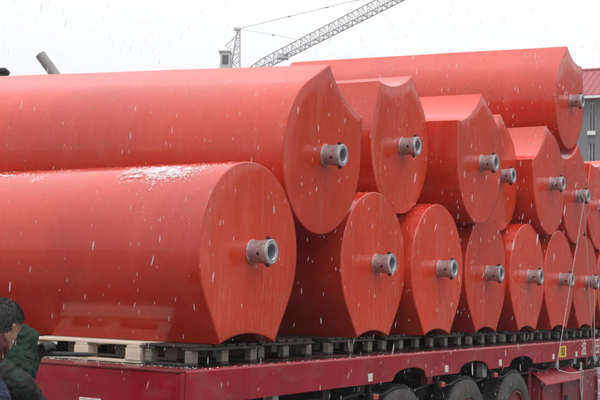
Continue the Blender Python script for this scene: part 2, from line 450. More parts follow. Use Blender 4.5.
# x offset, y, z (in radii, relative to first axis), channel direction, tilt of the far end up, shell mesh, bolt roll
tanks = [
 (.12, 0, 0, -90, 0, 0, 'big faded red steel cylinder at the front left with a snow patch on its top', G_B),
 (-.077, 3.479, 0, -90, 0, 6, 'red steel cylinder on the pallets right of the snow dusted one, under the second row', G_B),
 (.031, 5.458, 0, -90, 0, -5, 'third red cylinder from the left on the pallets', G_B),
 (-.068, 7.817, 0, -90, 0, 10, 'fourth red cylinder from the left on the pallets, under the sharp peaked one', G_B),
 (.0, 9.796, 0, -90, 0, -8, 'fifth red cylinder from the left on pallets, above the wheel arch nearest the tool box', G_B),
 (.005, 11.776, 0, -90, 0, 4, 'sixth red cylinder from the left on the pallets, above the yellow number plate', G_B),
 (-.014, 13.755, 0, -90, 0, 0, 'red cylinder at the right edge on the pallets with ropes hanging across its end', G_B),
 (-.03, 15.74, 0, -90, 0, 5, 'red cylinder on the pallets cut off by the right edge of the photo', G_B),
 (.057, 1.716, 1.294, 62.4, 3.0, 8, 'leftmost and largest red cylinder of the second row, above the snow dusted one', G_M),
 (-.15, 4.415, 1.768, 104.3, 1.2, -3, 'second row red cylinder with a shallow channel between two horns on top', G_M),
 (.183, 6.80, 1.791, 121.8, 1.3, 5, 'protruding second row red cylinder with a sharp peak and broad pale channel', G_M),
 (-.212, 8.79, 1.80, 118, 0, -6, 'set back second row red cylinder half hidden behind the sharp peaked protruding one', G_M),
 (.11, 10.76, 1.85, 133, 0, 3, 'second row red cylinder with a pale channel, lying under the single top cylinder', G_M),
 (.05, 12.75, 1.79, 113, 0, -4, 'second row red cylinder with two ropes tied round its steel coupling', G_M),
 (.0, 14.78, 1.76, 100, 0, 0, 'second row red cylinder at the right edge of the photo below the grey building', G_M),
 (.081, 12.176, 3.737, 79, 2.0, 4, 'single red cylinder lying on top of the whole stack', None),
]
tank_objs = []
for i, (x, y, z, phi, tilt, roll, lab, grp) in enumerate(tanks):
    t = empty('steel_cylinder', (x * S, y * S, ZC + z * S), lab, 'steel cylinder', grp or 'red cylinders stacked on the trailer', (0, R(tilt), 0))
    pr = R(phi + 90)
    low = grp == G_B and i > 0
    link('shell', shell_b if low else shell_top if grp is None else shell_me, t, rot=(pr, 0, 0))
    link('end_plate', cap_b if low else cap_me, t, rot=(pr, 0, 0))
    link('weld_bead', weld_me, t, (.004, 0, 0))
    c = link('coupling', coup_me, t, (.0045, 0, 0), (R(roll), 0, 0))
    for a in (0, math.pi):
        link('bolt', bolt_me, c, (CL * .80, -math.sin(a) * (CR * 1.04 + .004), math.cos(a) * (CR * 1.04 + .004)), (a, 0, 0))
    link('pin_hole', hole_me, c, (CL * .60, 0, 0), (R(12), 0, 0))
    link('shaft_core', core_me, c)
    tank_objs.append(t)

# ------------------------------------------------------------------ trailer
DZ = 1.30; RX = .21; Y0 = -.88; Y1 = 11.2; W = 2.6
tr = empty('flatbed_trailer', (RX - W / 2, Y0, 0), 'crimson flatbed truck trailer carrying the stacked red cylinders', 'trailer')
def T(x, y, z): return (x - (RX - W / 2), y - Y0, z)
ox, oy = RX - W / 2, Y0
def tbox(name, mat, x0, x1, y0, y1, z0, z1, bev=0, parent=tr):
    bm = bmesh.new(); box(bm, x0 - ox, x1 - ox, y0 - oy, y1 - oy, z0, z1, bev); return obj(name, bm, mat, parent)
# side rail with arched wheel cut-outs
arches = [(2.27, .31), (3.72, .35), (5.07, .35), (-9, 0)]
def rail_mesh():
    top = DZ + .004; bot = DZ - .205; P = []
    y = Y0 + .001; st = .03
    ys = []
    while y < Y1: ys.append(y); y += st
    def b(y):
        for c, h in arches:
            t = (y - c) / (h + .02)
            if abs(t) < 1: return bot + .095 * math.sqrt(max(0, 1 - t * t)) ** .8
        return bot
    bm = bmesh.new(); rows = []
    for y in ys:
        w = .0035 * noise.noise(Vector((y * 1.7, 3, 1)))
        zb = b(y)
        rows.append([bm.verts.new((RX - ox + w - dx, y - oy, zz)) for dx, zz in ((0, zb), (0, top - .012), (.010, top), (.07, top), (.07, top - .012), (.012, top - .03), (.012, zb))])
    for r0, r1 in zip(rows, rows[1:]):
        n = len(r0)
        for k in range(n): bm.faces.new((r0[k], r0[(k + 1) % n], r1[(k + 1) % n], r1[k]))
    bm.faces.new(rows[0]); bm.faces.new(rows[-1][::-1]); bmesh.ops.recalc_face_normals(bm, faces=bm.faces)
    return mesh_of(bm, 'side_rail', M_truck, 30)
link('side_rail', rail_mesh(), tr)
for c in (.9, 3.0, 5.75, 8.4):                                  # welded stiffener straps
    pass
tbox('rear_board', M_truck, RX - W, RX - .001, Y0 - .045, Y0, DZ - .46, DZ - .011, .003)
tbox('rear_sill', M_truck2, RX - W, RX - .006, Y0 - .052, Y0 + .16, DZ - .010, DZ + .006, .003)
tbox('bumper_beam', M_truck2, RX - W + .1, RX - .1, Y0 + .05, Y0 + .17, .62, .78, .01)
k = 0; yy = Y0 + .162
while yy < Y1 - .4:
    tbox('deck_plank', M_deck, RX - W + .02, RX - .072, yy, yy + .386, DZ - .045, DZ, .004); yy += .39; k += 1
for xx in (-.62, -1.62):
    bm = bmesh.new(); x0 = xx - ox
    for (a, b_, c, d) in ((-.07, .07, DZ - .17, DZ - .155), (-.008, .008, DZ - .50, DZ - .17), (-.07, .07, DZ - .515, DZ - .50)):
        box(bm, x0 + a, x0 + b_, .1, Y1 - oy, c, d)
    obj('chassis_beam', bm, M_chassis, tr)
yy = Y0 + .25
while yy < Y1:
    tbox('cross_member', M_chassis, RX - W + .03, RX - .02, yy, yy + .06, DZ - .148, DZ - .052); yy += .48
# reflectors on the rail and tail
for y in (1.52, 3.03, 4.41, 6.15, 7.06):
    tbox('reflector', M_white, RX + .0, RX + .008, y - .035, y + .035, DZ - .185, DZ - .125, .002)
tbox('reflector', M_white, -.545, -.375, Y0 - .055, Y0 - .046, DZ - .25, DZ - .195, .002)
tbox('reflector', M_pinkred, -.08, .055, Y0 - .053, Y0 - .046, DZ - .29, DZ - .205, .002)
for xa in (.060, .108, .155):
    tbox('reflector', M_white, xa, xa + .042, Y0 - .053, Y0 - .046, DZ - .29, DZ - .205, .002)
# side marker lamps on drop brackets
for y, z in ((1.62, .99), (2.95, 1.01), (4.28, 1.03), (.95, .96)):
    bm = bmesh.new(); box(bm, RX - .06 - ox, RX - .045 - ox, y - .02 - oy, y + .02 - oy, z, DZ - .1); br_ = obj('lamp_bracket', bm, M_chassis, tr)
    bm = bmesh.new(); box(bm, RX - .044 - ox, RX + .0 - ox, y - .055 - oy, y + .055 - oy, z - .03, z + .03, .01); l_ = obj('marker_lamp', bm, M_chassis, tr)
    bm = bmesh.new(); box(bm, RX + .001 - ox, RX + .012 - ox, y - .045 - oy, y + .045 - oy, z - .02, z + .02, .005); obj('lens', bm, M_lamp, l_)
# wheels
def wheel(y, x):
    # x is the outer side wall
    w = link('wheel', None, tr, T(x, y, .52)); 
    bm = bmesh.new()
    prof = [(-.02, .30), (.0, .33), (.004, .40), (-.006, .47), (-.03, .505), (-.045, .515), (-.22, .515), (-.25, .49), (-.26, .40), (-.25, .30)]
    revolve_x(bm, prof, 64, closed=True)
    # tread blocks
    for kk in range(64):
        a = kk * 2 * math.pi / 64
        for xo in (-.085, -.132, -.179, -.226):
            M = Matrix.Rotation(a + (xo * 1.1), 4, 'X') @ Matrix.Translation((xo, 0, .518))
            box(bm, -.0, .038, -.017, .017, -.012, .008, 0, M)
    bmesh.ops.recalc_face_normals(bm, faces=bm.faces)
    ty = obj('tyre', bm, M_rubber, w, smooth=30)
    bm = bmesh.new()
    revolve_x(bm, [(-.03, .305), (-.005, .31), (-.004, .29), (-.03, .275), (-.10, .26), (-.12, .19), (-.10, .12), (-.03, .11), (-.02, .06), (-.02, .0001)], 40)
    rm = obj('rim', bm, M_truck2, w, smooth=30)
    bm = bmesh.new()
    for kk in range(10):
        a = kk * math.pi / 5; tube(bm, [(-.12, .155 * math.cos(a), .155 * math.sin(a)), (-.075, .155 * math.cos(a), .155 * math.sin(a))], .014, 6)
    obj('wheel_nut', bm, M_dark, w)
    return w
w0 = wheel(2.27, RX - .05); w0.name = 'wheel'
for y in (3.72, 5.07):
    c = copy_tree(w0, tr); c.location = T(RX - .05, y, .52)
for y in (2.27, 3.72, 5.07):
    c = copy_tree(w0, tr); c.location = T(RX - .36, y, .52)
    c = copy_tree(w0, tr); c.location = T(RX - W + .33, y, .52)
    bm = bmesh.new(); tube(bm, [T(RX - W + .3, y, .52), T(RX - .3, y, .52)], .06, 12); obj('axle', bm, M_chassis, tr)
    bm = bmesh.new()
    for q in range(4): box(bm, -.66 - ox, -.56 - ox, y - .5 + q * .06 - oy, y + .5 - q * .06 - oy, .60 + q * .018, .614 + q * .018)
    obj('leaf_spring', bm, M_chassis, tr)
# dark sheet added behind the wheels so the arches read as black hollows
tbox('dark_arch_backing', M_chassis, -.70, -.68, 1.6, 5.7, .62, DZ - .16)
# tool box with sloped flap
tb = tbox('tool_box', M_truck2, -.42, RX - .02, 5.74, 8.1, .30, .93, .012)
bm = bmesh.new()
a = [(RX - .12, 5.72, 1.00), (RX - .12, 7.25, 1.00), (RX + .06, 7.25, .86), (RX + .06, 5.72, .86)]
vs = [bm.verts.new(T(*p)) for p in a]; vs2 = [bm.verts.new(Vector(T(*p)) - Vector((0, 0, .012))) for p in a]
bm.faces.new(vs); bm.faces.new(vs2[::-1])
for q in range(4): bm.faces.new((vs[q], vs2[q], vs2[(q + 1) % 4], vs[(q + 1) % 4]))
bmesh.ops.recalc_face_normals(bm, faces=bm.faces); obj('flap', bm, M_truck, tb)
bm = bmesh.new(); box(bm, RX - .018 - ox, RX + .012 - ox, 6.62 - oy, 6.72 - oy, .55, .68, .006); obj('latch', bm, M_chassis, tb)
for y in (5.80, 6.55, 7.30, 8.02):
    bm = bmesh.new(); box(bm, RX - .017 - ox, RX + .004 - ox, y - .02 - oy, y + .02 - oy, .32, .84, .004); obj('rib', bm, M_truck2, tb)
bm = bmesh.new(); tube(bm, [T(RX - .10, 5.62, 1.04), T(RX - .10, 5.62, .2)], .02, 8); obj('stay', bm, M_truck2, tr)
# brackets, air hose and cable clutter below the rail
rr = random.Random(3)
for q in range(15):
    y = .3 + q * .62 + rr.uniform(-.15, .15)
    if any(abs(y - c) < h for c, h in arches): continue
    h = rr.uniform(.05, .12); w_ = rr.uniform(.02, .06)
    tbox('bracket', rr.choice([M_truck2, M_chassis, M_steel]), RX - .12, RX - .05, y - w_, y + w_, DZ - .20 - h, DZ - .15, .004)
bm = bmesh.new()
P = [Vector(T(RX - .08, .1 + i * .2, 1.03 - .05 * math.sin(i * .9) ** 2 + rr.uniform(-.008, .008))) for i in range(46)]
tube(bm, P, .012, 6); obj('air_hose', bm, M_dark, tr, smooth=60)
bm = bmesh.new(); tube(bm, [T(-.25, .2, .86), T(-.25, 1.05, .86)], .14, 20); obj('air_tank', bm, M_chassis, tr, smooth=40)
# number plate and lettering (flat print on the rail)
pl = tbox('number_plate', M_yellow, RX + .001, RX + .010, 6.36, 6.63, DZ - .175, DZ - .045, .003)
def text_mesh(s_, size, mat, name):
    cu_ = bpy.data.curves.new(name, 'FONT'); cu_.body = s_; cu_.size = size; cu_.extrude = .0015; cu_.offset = .0015 if mat is M_letter else 0; cu_.align_x = 'CENTER'; cu_.align_y = 'CENTER'
    o = bpy.data.objects.new(name, cu_); col.objects.link(o)
    dg = bpy.context.evaluated_depsgraph_get(); me = bpy.data.meshes.new_from_object(o.evaluated_get(dg)); me.name = name
    bpy.data.objects.remove(o); me.materials.clear(); me.materials.append(mat); return me
link('lettering', text_mesh('83', .13, M_black, 'lettering'), pl, T(RX + .012, 6.495, DZ - .11), (R(90), 0, R(90)))
link('lettering', text_mesh('\u6cb9', .215, M_letter, 'lettering'), tr, T(RX + .007, 7.36, DZ - .10), (R(90), 0, R(90)))
link('lettering', text_mesh('\u7530', .215, M_letter, 'lettering'), tr, T(RX + .007, 7.98, DZ - .10), (R(90), 0, R(90)))

# ------------------------------------------------------------------ pallets
BT = .018
def slat_mesh(lx, ly, lz, mat):
    bm = bmesh.new(); box(bm, -lx / 2, lx / 2, -ly / 2, ly / 2, 0, lz, .003)
    return mesh_of(bm, 'slat', mat)
def make_pallet(wx, ly, nb_x, nb_y, mat, lab, H=.132, bw=.10, bl=.12, ntop=6, mat2=None):
    """wx along X, ly along Y"""
    t = empty('wooden_pallet', (0, 0, 0), lab, 'pallet')
    bh = H - 3 * BT
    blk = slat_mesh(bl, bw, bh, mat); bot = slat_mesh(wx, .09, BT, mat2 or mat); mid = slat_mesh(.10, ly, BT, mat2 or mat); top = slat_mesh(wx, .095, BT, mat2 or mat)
    for j in range(nb_y):
        y = -ly / 2 + bw / 2 + (ly - bw) * j / (nb_y - 1)
        link('bottom_board', bot, t, (0, y, 0))
        for i in range(nb_x):
            x = -wx / 2 + bl / 2 + (wx - bl) * i / (nb_x - 1)
            link('block', blk, t, (x, y, BT))
    for i in range(nb_x):
        x = -wx / 2 + bl / 2 + (wx - bl) * i / (nb_x - 1)
        link('stringer_board', mid, t, (x, 0, BT + bh))
    for j in range(ntop):
        y = -ly / 2 + .0475 + (ly - .095) * j / (ntop - 1)
        link('top_board', top, t, (0, y, 2 * BT + bh))
    return t
p0 = make_pallet(.98, .94, 3, 3, M_pine, 'fresh pale pine pallet under the front left cylinder')
p0.location = (-.86, -.11, DZ + .002); p0['group'] = 'pallets on the trailer deck'
p1 = make_pallet(.36, .755, 2, 3, M_oldwood, 'wet grey wooden pallet at the trailer corner beside the pale pine one', bl=.05, bw=.075, mat2=M_shadeboard)
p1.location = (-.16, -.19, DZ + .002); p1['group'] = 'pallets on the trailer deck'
names = ['under the gap right of the front left cylinder', 'under the second bottom row cylinder', 'between the second and third bottom row cylinders',
         'between the third and fourth bottom row cylinders', 'under the fourth bottom row cylinder', 'under the fifth bottom row cylinder',
         'under the sixth bottom row cylinder', 'between the sixth and seventh bottom row cylinders', 'under the seventh bottom row cylinder', 'at the far end beyond the roped cylinder']
for i in range(10):
    c = copy_tree(p1); c.location = (-.29 + rr.uniform(-.012, .012), -.19 + .99 * (i + 1), DZ + .002); c.rotation_euler.z = R(rr.uniform(-.6, .6))
    c['label'] = 'wet grey wooden pallet on the deck ' + names[i]
p2 = make_pallet(.98, 1.05, 3, 3, M_shadeboard, 'shade-painted wooden pallet deep under the second bottom row cylinder', mat2=M_shadeboard); p2.location = (-.86, 1.9, DZ + .002); p2['group'] = 'pallets on the trailer deck'
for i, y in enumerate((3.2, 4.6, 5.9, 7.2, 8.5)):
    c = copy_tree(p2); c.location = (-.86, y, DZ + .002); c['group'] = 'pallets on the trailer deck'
    c['label'] = 'shade-painted wooden pallet deep under the %s bottom row cylinder' % ['third', 'fourth', 'fifth', 'sixth', 'seventh'][i]
    
c = copy_tree(p2); c.location = (-1.88, -.05, DZ + .002); c['label'] = 'dark pallet added to darken the gap further left beyond the pale pine pallet, under the front left cylinder'  # extra pallet added to darken the bright gap under the first cylinder
# ------------------------------------------------------------------ ropes
def rope(pts, r=.006, sag=0, n=14):
    bm = bmesh.new(); out = []
    for a, b in zip(pts, pts[1:]):
        a = Vector(a); b = Vector(b)
        for i in range(n):
            t = i / n; p = a.lerp(b, t); p.z -= sag * 4 * t * (1 - t); out.append(p)
    out.append(Vector(pts[-1])); tube(bm, out, r, 6); return bm
fx, fy, fz = .05 * S + .10, 12.75 * S, ZC + 1.79 * S
def loop(c, r, n=18): return [(c[0], c[1] + r * math.cos(k * 2 * math.pi / n), c[2] + r * math.sin(k * 2 * math.pi / n)) for k in range(n + 1)]
bm = rope([(fx - .02, fy - .085, fz + .02), (fx + .03, fy - .09, fz - .06), (RX + .025, 6.22, 1.06)], .0055)
tube(bm, loop((fx - .03, fy, fz), .088), .007, 6)
tag(obj('lashing_rope', bm, M_rope, smooth=60), 'pale rope slanting left from the roped coupling down to the rail', 'rope', 'ropes at the right end of the load')
bm = rope([(fx + .02, fy - .07, fz - .05), (RX + .02, 7.74, 1.10)], .0045)
tag(obj('lashing_rope', bm, M_rope, smooth=60), 'thin rope running steeply right from the roped coupling down to the rail', 'rope', 'ropes at the right end of the load')
gx, gy = -.014 * S + .12, 13.755 * S
bm = rope([(gx, gy - .03, ZC - .09), (RX + .03, 7.76, 1.10), (RX + .04, 7.76, 1.02)], .0048); tube(bm, loop((gx - .02, gy, ZC), .088), .006, 6)
tube(bm, [(RX + .03, 7.76, 1.12), (RX + .04, 7.76, 1.06), (RX + .03, 7.77, 1.0)], [.01, .028, .008], 8)
tag(obj('lashing_rope', bm, M_rope, smooth=60), 'short rope from the bottom right coupling to a knot under the rail', 'rope', 'ropes at the right end of the load')
bm = rope([(RX + .03, 6.2, 1.05), (RX + .05, 6.25, .99), (RX + .10, 6.9, .95)], .008, .025); 
tube(bm, [(RX + .10, 6.9, 1.06), (RX + .105, 6.9, .9), (RX + .09, 6.92, .78), (RX + .11, 6.93, .62)], .007, 6)
tube(bm, [(RX + .09, 6.97, 1.06), (RX + .10, 6.96, .9), (RX + .11, 6.95, .72), (RX + .09, 6.98, .55)], .007, 6)
tube(bm, [(RX + .10, 6.88, .98), (RX + .11, 6.93, .95), (RX + .10, 6.99, .90)], [.012, .022, .012], 8)
tag(obj('loose_rope', bm, M_rope, smooth=60), 'loose knotted rope hanging in a slack curve over the tool box flap', 'rope', 'ropes at the right end of the load')

# ------------------------------------------------------------------ building at the right
bx, by = -17.0 , 78.0
bd = empty('hipped_roof_building', (-22.4, 69.3, 0), 'grey rendered building with dull red hipped roof behind the right end of the load', 'building', rot=(0, 0, R(6)))
EZ = 16.0; RZ = 18.2; BW = 78; BD = 14  # length beyond view added so the end plates mirror wall, not sky
def bbox(name, mat, a, parent=bd, bev=0):
    bm = bmesh.new(); box(bm, *a, bev); return obj(name, bm, mat, parent)
wins = []
xs = [5.55 + 2.9 * i for i in range(25)]; zs = [2.25 + 2.85 * i for i in range(5)]
# facade with real openings: piers, spandrels
bm = bmesh.new()
ww, wh = .46, 2.2
xe = [0] + [v for x in xs for v in (x - ww / 2, x + ww / 2)] + [BW]
for i in range(0, len(xe), 2): box(bm, xe[i], xe[i + 1], 0, .35, 0, EZ)
ze = [0] + [v for z in zs for v in (z, z + wh)] + [EZ]
for x in xs:
    for i in range(0, len(ze), 2): box(bm, x - ww / 2 + .001, x + ww / 2 - .001, .003, .347, ze[i], ze[i + 1])
box(bm, 0.003, .35, .36, BD, 0, EZ); box(bm, BW - .35, BW - .003, .36, BD, 0, EZ); box(bm, .36, BW - .36, BD - .35, BD, 0, EZ)
box(bm, .36, BW - .36, 1.6, 1.7, 0, EZ)
obj('wall', bm, M_concrete, bd)
fr = bmesh.new()
for (a, b_, c, d) in ((-ww / 2, -ww / 2 + .04, 0, wh), (ww / 2 - .04, ww / 2, 0, wh), (-ww / 2 + .07, ww / 2 - .07, 0, .07), (-ww / 2 + .07, ww / 2 - .07, wh - .07, wh), (-.015, .015, .07, wh - .07)):
    box(fr, a, b_, .0, .06, c, d)
frm = mesh_of(fr, 'window', M_frame); pn = bmesh.new(); box(pn, -ww / 2 + .02, ww / 2 - .02, .02, .04, .02, wh - .02); pnm = mesh_of(pn, 'pane', M_glass)
si = bmesh.new(); box(si, -ww / 2 - .05, ww / 2 + .05, -.42, -.06, -.12, .16); sim = mesh_of(si, 'sill', M_frame)
for x in xs:
    for z in zs:
        w_ = link('window', frm, bd, (x, .16, z)); link('pane', pnm, w_); link('sill', sim, w_, (0, 0, -.02))
bm = bmesh.new(); o_ = .7
b0 = [bm.verts.new(p) for p in ((-o_, -o_, EZ), (BW + o_, -o_, EZ), (BW + o_, BD + o_, EZ), (-o_, BD + o_, EZ))]
b1 = [bm.verts.new((x, y, EZ + .28)) for x, y in ((-o_, -o_), (BW + o_, -o_), (BW + o_, BD + o_), (-o_, BD + o_))]
r0 = bm.verts.new((2.4, BD / 2, RZ + 1.4)); r1 = bm.verts.new((BW - 2.4, BD / 2, RZ + 1.4))
for q in range(4): bm.faces.new((b0[q], b0[(q + 1) % 4], b1[(q + 1) % 4], b1[q]))
bm.faces.new(b0[::-1]); bm.faces.new((b1[0], b1[1], r1, r0)); bm.faces.new((b1[1], b1[2], r1)); bm.faces.new((b1[2], b1[3], r0, r1)); bm.faces.new((b1[3], b1[0], r0))
rf = obj('roof', bm, M_roof, bd)
bm = bmesh.new()
for a, b_ in ((b1c, rc) for b1c, rc in (((-o_, -o_, EZ + .3), (2.4, BD / 2, RZ + 1.45)), ((BW + o_, -o_, EZ + .3), (BW - 2.4, BD / 2, RZ + 1.45)))): tube(bm, [a, b_], .12, 6)
tube(bm, [(2.4, BD / 2, RZ + 1.45), (BW - 2.4, BD / 2, RZ + 1.45)], .14, 6); obj('ridge_cap', bm, M_roof, rf)
bm = bmesh.new()
nn = 170
for q in range(nn):                                             # rows of raised tile ribs down the front slope
    x = -o_ + (BW + 2 * o_) * (q + .5) / nn; zt = min(1, (x + o_) / 3.1, (BW + o_ - x) / 3.1)
    a = Vector((x, -o_, EZ + .30)); b_ = Vector((x, -o_ + (BD / 2 + o_) * zt, EZ + .30 + (RZ + 1.4 - EZ - .28) * zt)); tube(bm, [a, b_], .06, 4)
tag(obj('tile_rib', bm, M_roof, rf), kind='stuff')
bbox('gutter', M_frame, (-o_ - .1, BW + o_ + .1, -o_ - .18, -o_ - .01, EZ + .02, EZ + .2))

# ------------------------------------------------------------------ crane
cp = Vector((-67.5, 100.0, 0))
Rv = Vector((.864, .503, 0)).normalized(); Fv = Vector((-.503, .864, 0)).normalized()
ct = empty('tower_crane', cp, 'pale grey luffing tower crane far away above the cylinders', 'crane', rot=(0, 0, math.atan2(Rv.y, Rv.x)))
def lattice(bm, secs, cr_=.06, br=.03, tri=False):
    """secs: list of (centre, half_u, half_v) with world u,v axes; four or three chords with zigzag bracing"""
    rows = []
    for c, u, v in secs:
        c, u, v = Vector(c), Vector(u), Vector(v)
        rows.append([c - u - v, c + u - v, c + v] if tri else [c - u - v, c + u - v, c + u + v, c - u + v])
    n = len(rows[0])
    for k in range(n): tube(bm, [r_[k] for r_ in rows], cr_, 5)
    for i in range(len(rows) - 1):
        for k in range(n):
            a, b_ = rows[i], rows[i + 1]; k2 = (k + 1) % n
            tube(bm, [a[k], b_[k2]] if i % 2 else [a[k2], b_[k]], br, 4, False); tube(bm, [b_[k], b_[k2]], br, 4, False)
    return bm
# crane local frame: x = screen right, y = away, z up
lat = bmesh.new(); lattice(lat, [((0, 0, z), (.8, 0, 0), (0, .8, 0)) for z in [i * 1.8 for i in range(16)]], .09, .045)
tag(obj('tower_mast', lat, M_crane, ct), kind='stuff')
lat = bmesh.new(); lattice(lat, [((-.05 + .05 * i, 0, 27.2 + i * .95), (.62 - .075 * i, 0, 0), (0, .6 - .07 * i, 0)) for i in range(7)], .075, .04)
tag(obj('a_frame', lat, M_crane, ct), kind='stuff')
bm = bmesh.new(); box(bm, -.3, .5, -.3, .3, 32.9, 33.15); obj('mast_head', bm, M_crane, ct)
bm = bmesh.new(); box(bm, -1.9, 1.6, -.9, .9, 26.6, 27.1); obj('slewing_platform', bm, M_crane, ct)
cb = bmesh.new(); box(cb, -1.75, -.55, -.8, .8, 27.1, 30.1, .05); cab = obj('operator_cab', cb, M_crane, ct)
bm = bmesh.new(); box(bm, -1.5, -.8, -.84, -.81, 28.6, 29.7); obj('pane', bm, M_glass, cab)
bm = bmesh.new(); box(bm, -1.95, -.5, -.95, .95, 30.1, 30.25); obj('cab_roof', bm, M_crane, cab)
bm = bmesh.new(); box(bm, -3.1, -2.2, -.8, .8, 25.6, 27.6, .05); obj('counterweight', bm, M_crane, ct)
# boom rises to the right and toward the viewer
b_a = Vector((1.0, 0, 27.8)); b_b = Vector((24.0, -14.0, 37.2)); nb = 44; secs = []
bd_ = (b_b - b_a).normalized(); bu = bd_.cross(Vector((0, 0, 1))).normalized(); bv = bu.cross(bd_).normalized()
for i in range(nb + 1):
    t = i / nb; w_ = min(1, .25 + t * 7) * (.78 + .18 * t)
    secs.append((b_a.lerp(b_b, t), bu * w_ * .75, bv * w_ * .70))
lat = bmesh.new(); lattice(lat, secs, .075, .038, True); tag(obj('boom', lat, M_crane, ct), kind='stuff')
bm = bmesh.new(); box(bm, 5.1, 6.3, -3.6, -2.6, 28.9, 29.5, .03); obj('hoist_trolley', bm, M_crane, ct)
bm = bmesh.new(); head = Vector((.3, 0, 33.1)); tube(bm, [head, b_a.lerp(b_b, .72) + bv * .7], .035, 5)
for t in (.35, .6, .8): p = head.lerp(b_a.lerp(b_b, .72) + bv * .7, t); tube(bm, [p - Vector((.2, 0, .02)), p + Vector((.2, 0, .02))], .1, 5)
obj('pendant_cable', bm, M_crane, ct)
bm = bmesh.new(); e_ = b_a.lerp(b_b, .28) + bv * .7; tube(bm, [head, e_], .022, 5); p = head.lerp(e_, .6); tube(bm, [p - Vector((.15, 0, .0)), p + Vector((.15, 0, 0))], .12, 5); obj('pendant_cable', bm, M_crane, ct)
bm = bmesh.new(); tube(bm, [head, Vector((-2.4, 0, 27.6))], .03, 5); obj('back_stay', bm, M_crane, ct)
bm = bmesh.new(); tube(bm, [Vector((-.1, 0, 32.2)), Vector((-1.3, 0, 30.9)), Vector((-.4, 0, 30.6))], .06, 5); obj('stay_strut', bm, M_crane, ct)

# ------------------------------------------------------------------ leaning pipe and street lamp behind the load
pt = Vector((-5.87, 4.09, 4.74)); pd = (Rv * .62 - Vector((0, 0, .80))).normalized(); 
plen = 6.2
pb = pt + pd * plen
lp = empty('leaning_pipe', (pb.x, pb.y, 0), 'thick grey pipe leaning left, its tip above the largest second row cylinder', 'pipe')
off = Vector((pb.x, pb.y, 0))
bm = bmesh.new(); n = 20; u, v = frame(pd)
ro, ri = .066, .052
ring = lambda p, r: [bm.verts.new(p - off + (u * math.cos(k * 2 * math.pi / n) + v * math.sin(k * 2 * math.pi / n)) * r) for k in range(n)]
Rg = [ring(pt + pd * .5, ri), ring(pt, ri), ring(pt, ro), ring(pt + pd * .03, ro), ring(pb - Vector((0, 0, 0)), ro)]
for a, b_ in zip(Rg, Rg[1:]):
    for k in range(n): bm.faces.new((a[k], a[(k + 1) % n], b_[(k + 1) % n], b_[k]))
bm.faces.new(Rg[0]); bm.faces.new(Rg[-1][::-1]); bmesh.ops.recalc_face_normals(bm, faces=bm.faces)
obj('tube', bm, M_pipe, lp, smooth=40)
bm = bmesh.new(); tube(bm, [pt - off + pd * .72, pt - off + pd * .78], .074, 20); obj('clamp_ring', bm, M_steel, lp, smooth=40)
lc = Vector((-10.65, 8.17, 5.62))
ls = empty('street_lamp', (lc.x - 1.9 * Rv.x, lc.y - 1.9 * Rv.y, 0), 'dark street lamp whose head just shows at the left edge above the load', 'street lamp', rot=(0, 0, math.atan2(Rv.y, Rv.x)))
bm = bmesh.new(); tube(bm, [(0, 0, 0), (0, 0, 5.0), (.1, 0, 5.5), (.5, 0, 5.68), (1.2, 0, 5.70)], [.08, .06, .05, .04, .035], 10); obj('pole', bm, M_pipe, ls, smooth=50)
bm = bmesh.new(); box(bm, 1.15, 1.95, -.13, .13, 5.62, 5.74, .04); obj('lamp_head', bm, M_dark, ls, smooth=40)
bm = bmesh.new(); tube(bm, [Vector((-22, 62, 17.6)).lerp(Vector((-4, 72, 13.9)), i / 14) - Vector((0, 0, .9 * math.sin(math.pi * i / 14))) for i in range(15)], .035, 5)

# ------------------------------------------------------------------ people
def remeshed(parts, name, mat, voxel=.008, smooth_it=4, parent=None, fold=0.0):
    """parts: list of polylines [(p, r), ...]; the union of tapered capsules becomes one continuous skin"""
    bm = bmesh.new()
    for pl_ in parts:
        pl_ = [(Vector(p), r) for p, r in pl_]
        for (p, r) in pl_:
            rs = r if isinstance(r, (tuple, list)) else (r, r, r)
            q = bmesh.ops.create_uvsphere(bm, u_segments=14, v_segments=10, radius=1)
            for v in q['verts']: v.co = Vector((v.co.x * rs[0], v.co.y * rs[1], v.co.z * rs[2])) + p
        for (a, ra), (b_, rb) in zip(pl_, pl_[1:]):
            if isinstance(ra, (tuple, list)) or isinstance(rb, (tuple, list)) or (b_ - a).length < 1e-4: continue
            tube(bm, [a, b_], [ra, rb], 14)
    me = bpy.data.meshes.new(name); bm.to_mesh(me); bm.free()
    o = bpy.data.objects.new(name, me); col.objects.link(o)
    m = o.modifiers.new('r', 'REMESH'); m.mode = 'VOXEL'; m.voxel_size = voxel
    m2 = o.modifiers.new('s', 'SMOOTH'); m2.iterations = smooth_it; m2.factor = .5
    dg = bpy.context.evaluated_depsgraph_get(); me2 = bpy.data.meshes.new_from_object(o.evaluated_get(dg)); me2.name = name
    bpy.data.objects.remove(o); me2.materials.clear(); me2.materials.append(mat)
    if fold:                                                    # creases of heavy cloth
        for v in me2.vertices:
            q = v.co; w = noise.noise(Vector((q.x * 9, q.y * 9, q.z * 5))) * 2.2
            f1 = 1 - abs(noise.noise(Vector((q.x * 16 + w, q.y * 16 + w, q.z * 30 + w)))) * 2.6
            f2 = 1 - abs(noise.noise(Vector((q.x * 24, q.y * 24 + w, q.z * 33 + w)))) * 2
            v.co = q + v.normal * fold * (f1 * .8 + f2 * .35 - .5)
    me2.polygons.foreach_set('use_smooth', [True] * len(me2.polygons))
    return link(name, me2, parent)

